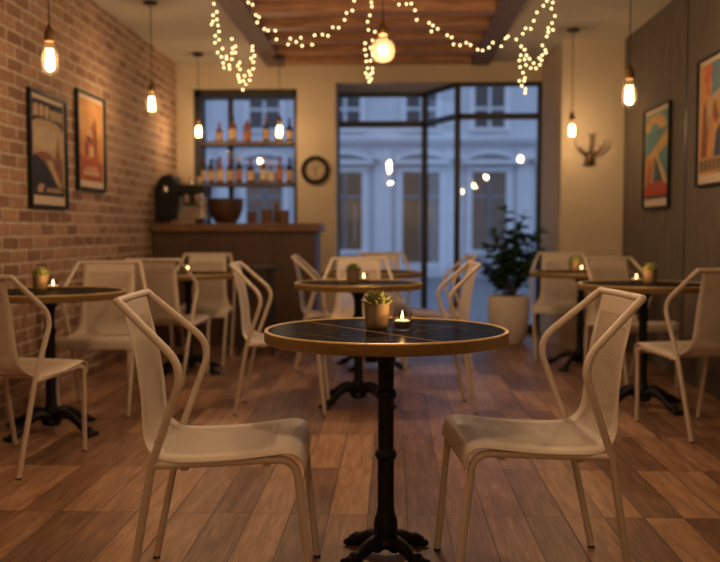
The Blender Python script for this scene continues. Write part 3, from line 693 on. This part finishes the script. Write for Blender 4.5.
# ------------------------------------------------------------------ tables
def make_table(R=.27, a0=PI/4, hs=1.0):
    t = thing('bistro_table', 'table', 'table', (0,0,0), 0, 'round black marble bistro tables')
    top = thing('tabletop', None, None); top.parent = t
    bpy.data.objects.remove(top)
    MB().lathe([(.381,.716),(.381,.746)], 72).build('tabletop', M['marble'], t)
    MB().lathe([(.379,.711),(.390,.711),(.3925,.714),(.3925,.7445)], 72, cap=False).build('rim', M['brass_side'], t)
    MB().lathe([(.3925,.7445),(.3920,.7475),(.3900,.7490),(.3835,.7490),(.3805,.746)], 72, cap=False).build('rim_lip', M['brass'], t)
    MB().box(-.15, .15, -.15, .15, .702, .716).build('mounting_plate', M['black'], t)
    pr = [(.11,.704),(.07,.697),(.045,.68),(.034,.66),(.028,.64),(.0255,.62),(.0255,.553),(.031,.548),(.034,.540),(.034,.532),(.031,.524),(.0255,.519),(.0255,.355),(.031,.350),(.035,.341),(.035,.333),(.031,.325),(.0265,.319),(.027,.165),(.030,.145),(.037,.125),(.040,.102),(.037,.080),(.036,.072),(.046,.064),(.052,.052),(.05,.042),(.04,.034)]
    MB().lathe(list(reversed(pr)), 40, flute=lambda z: .165 < z < .32 or .357 < z < .517 or .555 < z < .64).build('column', M['black'], t)
    for k in range(4):
        a = a0+k*PI/2; c, s_ = math.cos(a), math.sin(a)
        pts = [(.03,.085),(R*.30,.112),(R*.48,.105),(R*.66,.075),(R*.80,.045),(R*.92,.030),(R*1.0,.022)]
        rr = [.030,.026,.022,.019,.020,.024,.020]
        pts = [(p, .02+(q-.02)*hs) for p, q in pts]
        sp = spline([(p[0], p[1], q) for p, q in zip(pts, rr)], 4)
        w = MB(); w.tube([(p[0]*c, p[0]*s_, p[1]) for p in sp], [p[2] for p in sp], 10)
        w.sphere((R*.98*c, R*.98*s_, .019), .024, sc=(1.15,1.15,.78))
        for d in (-.35, 0, .35):      # claw toes
            aa = a+d*.25/ (R/.27); w.sphere((R*1.06*math.cos(aa), R*1.06*math.sin(aa), .013), .014, 8, 6, sc=(1.2,1,.9))
        w.sphere((R*.42*c, R*.42*s_, .02+.098*hs), .016, 8, 6, sc=(1,1,.7))
        w.build('leg', M['black'], t)
    return t
tables = [
 (-.022, 2.90, 0, 'nearest round black marble table with brass edge in the foreground'),
 (-.213, 5.53, .02, 'middle round table with candle, behind the nearest table'),
 (-1.815, 4.68, .366, 'left round table beside the brick wall with candle and small plant pot'),
 (-1.545, 6.74, .2, 'small round table far left in front of the bar counter'),
 (-.17, 7.02, .3, 'round table farthest back, near the glass door'),
 (1.46, 7.05, .15, 'round table at back right beside the planter'),
 (1.51, 5.47, -.26, 'right round table beside the dark wall with candle and pot'),
]
tb0 = make_table(.150, PI/4, .36)
tb1 = make_table(.27, PI/4, .86)
for i, (x, y, a, lb) in enumerate(tables):
    if i < 2:
        o = (tb0, tb1)[i]; o.location = (x, y, 0); o.rotation_euler = (0,0,a); o['label'] = lb
    else: dup(tb1, (x, y, 0), a, lb)
TT = .7463
def point_light(name, loc, e, r, parent=None, col=BULB_COL):
    d = bpy.data.lights.new(name, 'POINT'); d.energy = e; d.color = col; d.shadow_soft_size = r
    o = bpy.data.objects.new(name, d); COL.objects.link(o); o.location = loc
    if parent: o.parent = parent
    return o
# votive candles
def make_votive():
    t = thing('votive_candle', 'votive', 'candle', (0,0,0), 0, 'tealight candles on the tables')
    MB().lathe([(.0285,.0),(.031,.002),(.031,.062),(.0285,.062),(.0285,.008),(0,.008)], 28).build('glass', M['votive'], t)
    MB().lathe([(.022,.009),(.024,.011),(.0250,.029),(.0240,.029)], 24).build('tealight_cup', M['cup_metal'], t)
    MB().lathe([(.0240,.024),(.0240,.0325),(.020,.0335),(.006,.032),(0,.032)], 24).build('wax', M['wax'], t)
    MB().tube([(0,0,.031),(.001,0,.037)], .0008, 6).build('wick', M['rubber'], t)
    MB().lathe([(.001,.034),(.0038,.039),(.0046,.044),(.0034,.051),(.0014,.058),(0,.063)], 14).build('flame', M['flame'], t)
    point_light('flame_light', (0,0,.076), CANDLE_W, .005, t, (1,.55,.2))
    return t
vot = [(.030, 2.872, 'candle in clear glass on the nearest table beside the succulent'), (-.178, 5.48, 'candle on the middle table beside its pot'), (-1.785, 4.66, 'candle on the left table beside the brick wall'),
       (-1.535, 6.68, 'candle on the small table in front of the bar counter'), (1.425, 6.86, 'candle on the back right table near the planter'), (1.455, 5.43, 'candle on the right table beside the dark wall')]
v0 = make_votive()
for i, (x, y, lb) in enumerate(vot):
    if i == 0: v0.location = (x, y, TT); v0['label'] = lb
    else: dup(v0, (x, y, TT), i*.7, lb)
# potted succulents
def make_pot(label, kind=0):
    t = thing('potted_succulent', label, 'plant', (0,0,0), 0, 'small clay pots on the tables')
    MB().lathe([(.029,0),(.0345,.004),(.0385,.020),(.0415,.080),(.041,.083),(.0375,.083),(.0365,.070)], 32, cap=False).build('pot', M['clay'], t)
    MB().lathe([(0,.002),(.032,.002)], 32, cap=False).build('pot_base', M['clay'], t)
    MB().lathe([(0,.074),(.037,.074)], 24, cap=False).build('soil', M['soil'], t)
    w = MB(); random.seed(3+kind)
    for ring, (n, L, tilt, wd_) in enumerate(((11,.054,.10,.0165),(10,.050,.38,.0165),(8,.043,.72,.015),(6,.034,1.1,.012))):
        for k in range(n):
            a = 2*PI*(k+.5*(ring % 2))/n+random.uniform(-.12,.12); tl = tilt+random.uniform(-.1,.1)
            pts = []; rad = []
            for j in range(7):
                q = j/6; d = L*q
                pts.append((d*math.cos(tl)*math.cos(a), d*math.cos(tl)*math.sin(a), .076+ring*.003+d*math.sin(tl)+.012*q*q))
                rad.append(max(.0006, wd_*(.5+.9*q)*(1-q**3.5)))
            w.tube(pts, rad, 8, flat=.45)
    w.build('leaves', M['succulent'], t)
    return t
p0 = make_pot('succulent in tan clay pot on the nearest table'); p0.location = (-.052, 2.925, TT)
for i, (x, y, lb) in enumerate(((-.238, 5.40, 'potted succulent on the middle table beside the candle'), (-1.875, 4.72, 'potted succulent on the left table beside the brick wall'),
    (1.395, 6.98, 'potted succulent on the back right table beside the candle'), (1.555, 5.50, 'potted succulent on the right table beside the dark wall'))):
    dup(p0, (x, y, TT), 1+i*.8, lb)

# ------------------------------------------------------------------ planter with a leafy plant
pl = thing('potted_plant', 'large leafy green plant in pale round planter by the shopfront', 'plant', (1.10, 8.57, 0))
MB().lathe([(.115,0),(.135,.006),(.170,.10),(.192,.22),(.200,.34),(.196,.43),(.192,.455),(.176,.455),(.178,.40)], 40, cap=False).build('planter', M['planter'], pl)
MB().lathe([(0,.41),(.178,.41)], 32, cap=False).build('soil', M['soil'], pl)
random.seed(21)
stems = MB(); leaves = MB()
def leaf(mb, p, d, L, wd_):
    d = d.normalized(); sd = d.cross(Vector((0,0,1)))
    if sd.length < .1: sd = Vector((1,0,0))
    sd.normalize(); nrm = sd.cross(d)
    R_ = Matrix.Rotation(random.uniform(-.8,.8), 3, d); sd = R_ @ sd; nrm = R_ @ nrm
    prof = [(0,.05),(.18,.62),(.42,1),(.68,.82),(.88,.38),(1,.03)]
    v = []
    for q, ww in prof:
        c = p+d*(L*q)-Vector((0,0,1))*(L*.30*q*q)
        v += [c-sd*(wd_*ww)+nrm*(wd_*.25*ww), c, c+sd*(wd_*ww)+nrm*(wd_*.25*ww)]
    f = []
    for i in range(len(prof)-1):
        for k in range(2): a = i*3+k; f.append((a, a+1, a+4, a+3))
    mb.add(v, f, 0, True)
tips = [(-.03,.02,.86),(.13,.0,.80),(.22,.03,.62),(.27,-.02,.46),(-.12,.03,.66),(-.20,-.05,.52),(-.26,.0,.36),(.05,-.12,.60),(-.06,-.14,.46),(.14,-.14,.40),(.02,.12,.55),(.17,.10,.30),(-.15,.10,.28),(.10,-.03,.70),(-.02,-.02,.40),(.24,-.08,.30),(-.22,-.10,.24),(.28,.02,.66)]
for tx, ty, tz in tips:
    b = Vector((tx*.12, ty*.12, .40)); e = Vector((tx, ty, .41+tz*.97)); mid = (b+e)/2+Vector((-tx*.15, -ty*.15, .06))
    pts = [b*(1-q)**2+mid*2*q*(1-q)+e*q*q for q in [k/8 for k in range(9)]]
    stems.tube(pts, [.007-.0045*k/8 for k in range(9)], 6)
    for k in range(3, 9):
        for s in range(7 if k > 4 else 5):
            a = random.uniform(0, 2*PI); d = Vector((math.cos(a), math.sin(a), random.uniform(-.1,.7)))
            if k == 8 and s == 0: d = (pts[8]-pts[7])
            p = pts[k]+Vector((random.uniform(-.01,.01), random.uniform(-.01,.01), random.uniform(-.02,.02)))
            if p.y + d.y*.1 > .6: continue
            leaf(leaves, p, d, random.uniform(.075,.125), random.uniform(.022,.034))
stems.build('stem', M['stem'], pl)
tag(leaves.build('foliage', M['leaf'], pl), kind=None)

# ------------------------------------------------------------------ pendant lamps
def cage(z0, z1, r, t):
    # squirrel-cage filament: wires running up and down round a glass stem
    w = MB()
    n = 14; zm = (z0+z1)/2
    pts = []
    for k in range(n+1):
        a = 2*PI*k/n; zz = z0 if k % 2 else z1; rr = r*(1 if k % 2 else .75)
        pts.append((rr*math.cos(a), rr*math.sin(a), zz))
    w.tube(pts, .0021, 6)
    w.build('filament', M['filament'], t)
    MB().tube([(0,0,z1+.03),(0,0,z1-.01)], .004, 8).build('stem', M['bulb_glass'], t)
def pendant(x, y, zb, label, globe=False, s=1.0, zc=H, pw=3.7):
    # zb = height of the bulb's middle
    t = thing('pendant_lamp', label, 'lamp', (x, y, zc), 0, 'hanging filament bulbs')
    o = zb-zc
    if globe:
        R = .073; top = o+R+.01
        pr = [(R*math.sin(a) if a > 0 else 0, o-R*math.cos(a)) for a in [PI*k/18 for k in range(17)]]
        pr += [(.026, o+R*1.02), (.024, o+R+.03)]
        MB().lathe(pr, 32, cap=False).build('bulb', M['globe_glass'], t)
        cage(o-.022, o+.026, .016, t)
        sz = o+R+.02
    else:
        hb_, r = .088*s, .0435*s
        pr = [(0,o-hb_),(.006*s,o-hb_*.97),(.012*s,o-hb_*.90),(r*.72,o-hb_*.78),(r*.95,o-hb_*.52),(r,o-hb_*.25),(r*.93,o+hb_*.1),(r*.75,o+hb_*.45),(r*.56,o+hb_*.75),(r*.48,o+hb_*1.0)]
        MB().lathe(pr, 28, cap=False).build('bulb', M['bulb_glass'], t)
        cage(o-.050*s, o+.040*s, .0175*s, t)
        sz = o+hb_*.93
    MB().lathe([(.024*s,sz),(.027*s,sz+.006),(.025*s,sz+.045),(.021*s,sz+.055),(.014*s,sz+.062),(.006*s,sz+.085)], 20).build('socket', M['socket'], t)
    MB().tube([(0,0,sz+.08),(0,0,-.01)], .0035, 8).build('cord', M['cord'], t)
    MB().lathe([(.010,-.028),(.045,-.022),(.052,-.012),(.052,-.001)], 24).build('canopy', M['canopy'], t)
    point_light('bulb_light', (0,0,o-.008), BULB_W*(pw if globe else 1), .03, t)
    return t
pendant(-1.70, 4.45, 1.918, 'filament bulb hanging over the left table by the brick wall')
pendant(-1.81, 6.75, 2.022, 'filament bulb hanging beside the brick wall near the bar')
pendant(-1.88, 8.70, 2.028, 'filament bulb hanging before the left end of the bar window', s=.93)
pendant(-1.10+.004, 8.70, 2.026, 'filament bulb hanging before the right end of the bar window', zc=2.735, s=.93)
pendant(-.063, 5.50, 2.152, 'round globe bulb hanging below the wooden ceiling', True, zc=2.86, pw=6.5)
pendant(1.52, 7.78, 1.927, 'filament bulb hanging beside the antler hook', s=.9)
pendant(1.365, 5.32, 1.860, 'filament bulb hanging over the right table by the dark wall')

# unseen lamps added above, beside and behind the viewer for fill light
pendant(-1.70, 2.10, 1.918, 'added fill bulb hanging unseen left of the viewer')
pendant(1.50, 1.90, 1.90, 'added fill bulb hanging unseen right of the viewer')
pendant(-.063, 3.85, 2.25, 'added fill globe bulb, unseen, between the nearest and middle tables', True, zc=2.86)
pendant(-.063, 2.35, 2.25, 'added fill globe bulb hanging unseen above the nearest table', True, zc=2.86)
pendant(-.063, -.60, 2.152, 'added fill globe bulb hanging unseen behind the viewer', True, zc=2.86)
pendant(-1.60, -.90, 1.92, 'added fill bulb hanging unseen behind the viewer on the left')
pendant(1.50, -.90, 1.92, 'added fill bulb hanging unseen behind the viewer on the right')

# ------------------------------------------------------------------ fairy lights
STR = {
'LC':[(-0.991,2.374),(-0.992,2.317),(-0.976,2.273),(-0.999,2.257),(-0.976,2.231),(-1.0,2.223),(-0.997,2.195),(-0.967,2.195),(-0.967,2.168),(-0.984,2.141),(-0.967,2.123),(-0.98,2.096),(-0.943,2.068),(-0.968,2.045),(-0.95,2.025),(-0.922,2.027),(-0.916,2.007),(-0.937,1.987),(-0.934,1.963),(-0.909,1.963),(-0.909,1.982),(-0.888,2.007),(-0.894,2.048),(-0.883,2.065),(-0.873,2.082),(-0.887,2.116),(-0.867,2.041),(-0.853,1.997),(-0.857,1.972),(-0.844,1.952),(-0.863,1.929),(-0.858,1.911),(-0.847,1.886),(-0.833,1.897),(-0.822,1.92),(-0.817,1.874),(-0.829,1.841),(-0.798,1.9),(-0.791,1.927),(-0.802,1.949),(-0.777,1.962),(-0.77,1.992),(-0.784,2.013),(-0.763,2.025),(-0.774,2.054),(-0.772,2.074)],
'LG':[(-0.811,2.35),(-0.799,2.32),(-0.77,2.299),(-0.758,2.253),(-0.738,2.237),(-0.748,2.208),(-0.713,2.178),(-0.69,2.165),(-0.648,2.162),(-0.644,2.117),(-0.581,2.092),(-0.564,2.115),(-0.538,2.108),(-0.506,2.119),(-0.503,2.084),(-0.449,2.091),(-0.431,2.132),(-0.391,2.145),(-0.359,2.133),(-0.333,2.181),(-0.299,2.171),(-0.267,2.213),(-0.256,2.252),(-0.227,2.277),(-0.215,2.318),(-0.208,2.347)],
'CC':[(-0.122,2.346),(-0.122,2.319),(-0.118,2.288),(-0.129,2.241),(-0.142,2.209),(-0.138,2.168),(-0.101,2.149),(-0.115,2.11),(-0.156,2.096),(-0.128,2.072),(-0.156,2.053),(-0.115,2.038),(-0.149,2.022),(-0.126,1.995),(-0.149,1.995),(-0.142,1.961),(-0.115,1.954),(-0.153,1.934),(-0.115,1.933),(-0.128,1.92),(-0.142,1.906),(-0.121,1.895),(-0.132,1.879)],
'RG':[(0.008,2.33),(0.03,2.303),(0.071,2.31),(0.097,2.299),(0.117,2.262),(0.128,2.224),(0.195,2.2),(0.215,2.184),(0.207,2.15),(0.242,2.168),(0.295,2.136),(0.318,2.12),(0.328,2.082),(0.362,2.072),(0.4,2.096),(0.419,2.073),(0.46,2.053),(0.489,2.053),(0.519,2.059),(0.544,2.093),(0.591,2.076),(0.612,2.114),(0.627,2.127),(0.666,2.102),(0.704,2.136),(0.716,2.161),(0.751,2.168),(0.761,2.204),(0.779,2.25),(0.819,2.293),(0.836,2.317)],
'RC':[(0.87,2.31),(0.857,2.27),(0.877,2.231),(0.864,2.196),(0.867,2.156),(0.84,2.163),(0.841,2.143),(0.831,2.116),(0.81,2.072),(0.832,2.055),(0.835,2.038),(0.812,2.023),(0.795,2.006),(0.806,1.992),(0.795,1.965),(0.776,1.948),(0.752,1.955),(0.768,1.982),(0.741,2.0),(0.718,2.002),(0.728,2.024),(0.717,2.054),(0.697,2.071),(0.697,2.024),(0.686,1.992),(0.725,1.971),(0.69,1.955),(0.707,1.927),(0.721,1.901),(0.69,1.885),(0.712,1.881),(0.705,1.861),(0.723,1.84),(0.721,1.819)]}
LAB = {'LC':('fairy light cluster hanging in loops left of the wooden ceiling', (-1.0, None)), 'LG':('left garland of fairy lights draped below the wooden ceiling', (-.83, -.20)),
       'CC':('vertical strand of fairy lights beside the globe bulb', (-.122, None)), 'RG':('right garland of fairy lights draped below the wooden ceiling', (.0, .84)),
       'RC':('fairy light cluster hanging in loops right of the wooden ceiling', (.875, None))}
random.seed(5)
fb = MB().sphere((0,0,0), .0074, 10, 8).build('fairy_bulb', M['fairy']); fbm = fb.data; bpy.data.objects.remove(fb)
for k, P in STR.items():
    lb, (xa, xb) = LAB[k]
    yy = 5.0
    def ztop(x): return 2.735 if (BX[0] < x < BX[1] or BX[2] < x < BX[3]) else (2.86 if BX[1] < x < BX[2] else H)
    t = thing('fairy_lights', lb, 'string lights', (P[0][0], yy, ztop(xa)), 0, 'strands of fairy lights')
    ox, oz = P[0][0], ztop(xa)
    q = [(xa, yy, oz-.001)] + [(x, yy+random.uniform(-.03,.03), z) for x, z in P]
    if xb is not None: q.append((xb, yy, ztop(xb)-.001))
    q = [(x-ox, y-yy, z-oz) for x, y, z in q]
    MB().tube(q, .0011, 5).build('wire', M['cord'], t)
    for p in q[1:1+len(P)]:
        b = bpy.data.objects.new('fairy_bulb', fbm); COL.objects.link(b); b.parent = t; b.location = p
